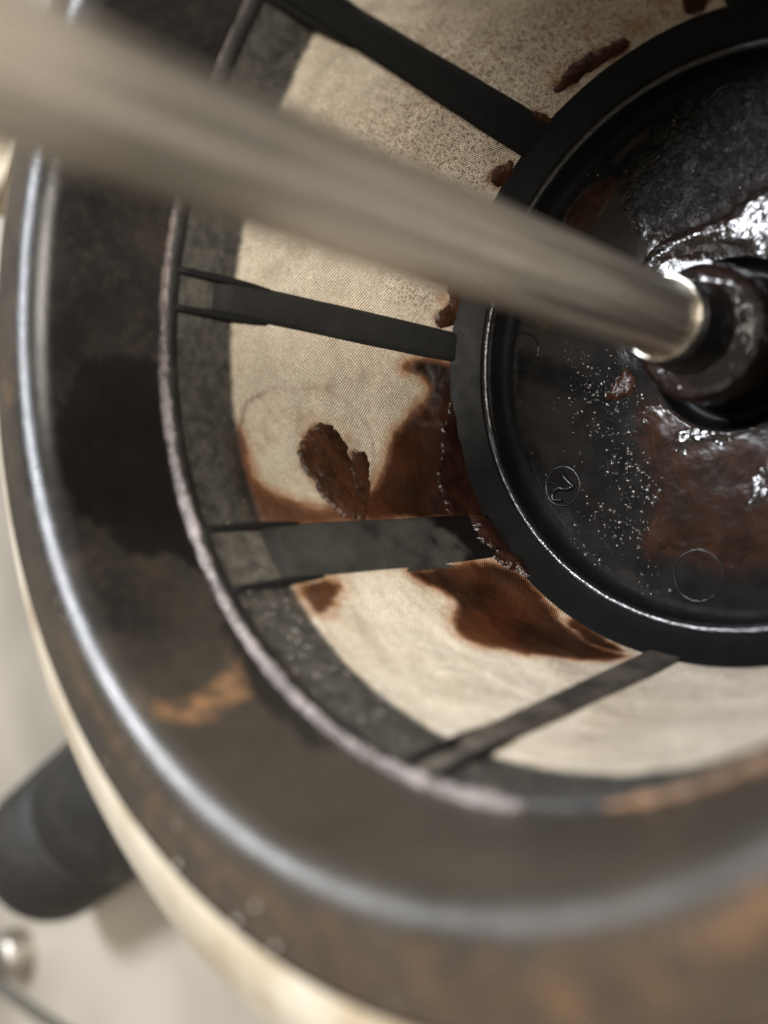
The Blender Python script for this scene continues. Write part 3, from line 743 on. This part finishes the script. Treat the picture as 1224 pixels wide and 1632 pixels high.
# ------------------------------------------------------------------ water droplets on the lip, wall and flange
def droplets():
    bm = bmesh.new()
    rr = random.Random(8)
    def add(p, r):
        m_ = Matrix.Translation(Vector(p) * S) @ Matrix.Diagonal((1, 1, 0.75, 1))
        bmesh.ops.create_icosphere(bm, subdivisions=2, radius=r * S, matrix=m_)
    for x, y in P['drops']: add((x, y, 1.775), 0.008)
    for a, z in P['cdrops']:
        t = math.radians(a); add((1.334 * math.cos(t), 1.334 * math.sin(t), 1.358), 0.006)
    for k in range(90):
        t = math.radians(rr.uniform(25, 112)); r = 1.333 + rr.uniform(-0.022, 0.022)
        add((r * math.cos(t), r * math.sin(t), 1.358), rr.uniform(0.002, 0.0055))
    for k in range(60):
        t = math.radians(rr.gauss(78, 9)); z = rr.uniform(1.10, 1.30); r = float(cone_r(z)) - 0.003
        add((r * math.cos(t), r * math.sin(t), z), rr.uniform(0.002, 0.0045))
    for k in range(26):
        t = math.radians(rr.uniform(45, 72)); r = rr.uniform(1.46, 1.50)
        add((r * math.cos(t), r * math.sin(t), 1.786), rr.uniform(0.002, 0.004))
    for k in range(30):
        t = math.radians(rr.uniform(80, 150)); r = rr.uniform(1.50, 1.68)
        add((r * math.cos(t), r * math.sin(t), 1.776 - (r - 1.56) * 0.2), rr.uniform(0.002, 0.0045))
    me = bpy.data.meshes.new("water_droplets"); bm.to_mesh(me); bm.free()
    me.materials.append(M_drop)
    me.polygons.foreach_set('use_smooth', [True] * len(me.polygons))
    o = bpy.data.objects.new("water_droplets", me); col.objects.link(o)
    tag(o, "tiny clear water droplets scattered over the lip and flange of the basket", "droplets", kind='stuff')
droplets()

def specks():
    ico = bmesh.new(); bmesh.ops.create_icosphere(ico, subdivisions=2, radius=1.0)
    bv = np.array([v.co[:] for v in ico.verts]); bf = np.array([[v.index for v in f.verts] for f in ico.faces]); ico.free()
    rs = np.random.RandomState(12)
    N = 60000
    x = rs.uniform(-0.95, 0.95, N); y = rs.uniform(-0.95, 0.95, N); r = np.hypot(x, y)
    dens = 0.55 * smooth(sdf(x, y, P['f_grit']), -0.12, 0.16) + 0.5 * smooth(sdf(x, y, P['f_grit2']), -0.05, 0.06) + 0.012
    dens = dens * smooth(vnoise(x, y, 9, 5), -0.25, 0.2) * smooth(sdf(x, y, P['f_lower']), 0.02, -0.02)
    keep = (r > 0.33) & (r < 0.955) & (rs.rand(N) < dens * 0.5)
    x = x[keep]; y = y[keep]; r = r[keep]
    q = np.minimum(0.0095, 0.0022 + rs.exponential(0.0022, len(x)))
    z = -0.1005 + np.where(r > 0.93, (r - 0.93) ** 2 * 8, 0)
    V = bv[None] * q[:, None, None] * np.array([1, 1, 0.75]) + np.stack([x, y, z + 0.0005], -1)[:, None]
    F = bf[None] + (np.arange(len(x)) * len(bv))[:, None, None]
    o = link_mesh("grease_specks", V.reshape(-1, 3), F.reshape(-1, 3), M_speck)
    tag(o, "fine glinting specks of grease scattered over the black base", "grease specks", kind='stuff')
specks()

# ------------------------------------------------------------------ steel rod through the hub
rod = thing("steel_rod", "brushed steel rod rising from the hub across the picture", "rod", (0, 0, 0.30))
rl = (0, 0, 0.30)
rel(revolve("shaft", refine([(0.1215, 0.30), (0.1215, 0.41), (0.1215, 3.9)], 0.1), M_rod, rod, 64, flip=True), rl)
rel(revolve("ferrule", [(0.123, 0.380), (0.123, 0.428), (0.1255, 0.434), (0.130, 0.4365), (0.1355, 0.431), (0.1372, 0.420), (0.137, 0.398), (0.130, 0.394)], M_ferrule, rod, 96, flip=False), rl)

# ------------------------------------------------------------------ pale dish standing beyond the pot, only its rolled edge in view
dc = (4.70, 0.28, TZ)
dish = thing("cream_dish", "pale cream dish with a rolled edge and tan stain, left of the pot", "dish", dc)
DR = 0.62
def shift(o):
    o.location = (dc[0] * S, dc[1] * S, 0); o.matrix_parent_inverse = Matrix.Translation(-Vector(dc) * S); return o
shift(revolve("bowl", [(0.0001, -1.22), (0.30, -1.22), (0.44, -1.10), (0.52, 0.0), (0.56, 0.60), (0.585, 0.60), (0.545, 0.0), (0.46, -1.14), (0.32, -1.28), (0.0001, -1.28)], M_enamel, dish, 120))
shift(revolve("rolled_edge", arc(0.585, 0.60, 0.035, 0, 360, 14), M_enamel, dish, 160))

kc = (4.34, 7.06, TZ)
knob = thing("metal_cap", "small shiny metal cap on the tabletop at the lower left", "cap", kc)
def kshift(o):
    o.location = (kc[0] * S, kc[1] * S, 0); o.matrix_parent_inverse = Matrix.Translation(-Vector(kc) * S); return o
kshift(revolve("cap_side", [(0.21, TZ + 0.002), (0.215, TZ + 0.16), (0.20, TZ + 0.21)], M_pot, knob, 60, flip=True))
kshift(revolve("cap_top", [(0.20, TZ + 0.21), (0.17, TZ + 0.25), (0.10, TZ + 0.265), (0.0001, TZ + 0.27)], M_pot, knob, 60, flip=True))

# dark cord on the table behind the cap
M_cord = mat_black("cord_rubber", (0.10, 0.095, 0.08), (0.5, 0.7), 0.3, 0.4)
cord = tube("cord", [(5.6, 8.05, TZ + 0.05), (4.9, 7.78, TZ + 0.05), (4.4, 7.55, TZ + 0.05), (3.9, 7.33, TZ + 0.05), (3.3, 7.03, TZ + 0.05), (2.6, 6.75, TZ + 0.05)], 0.05, M_cord)
tag(cord, "thin grey cord lying across the tabletop in the lower left corner", "cord")
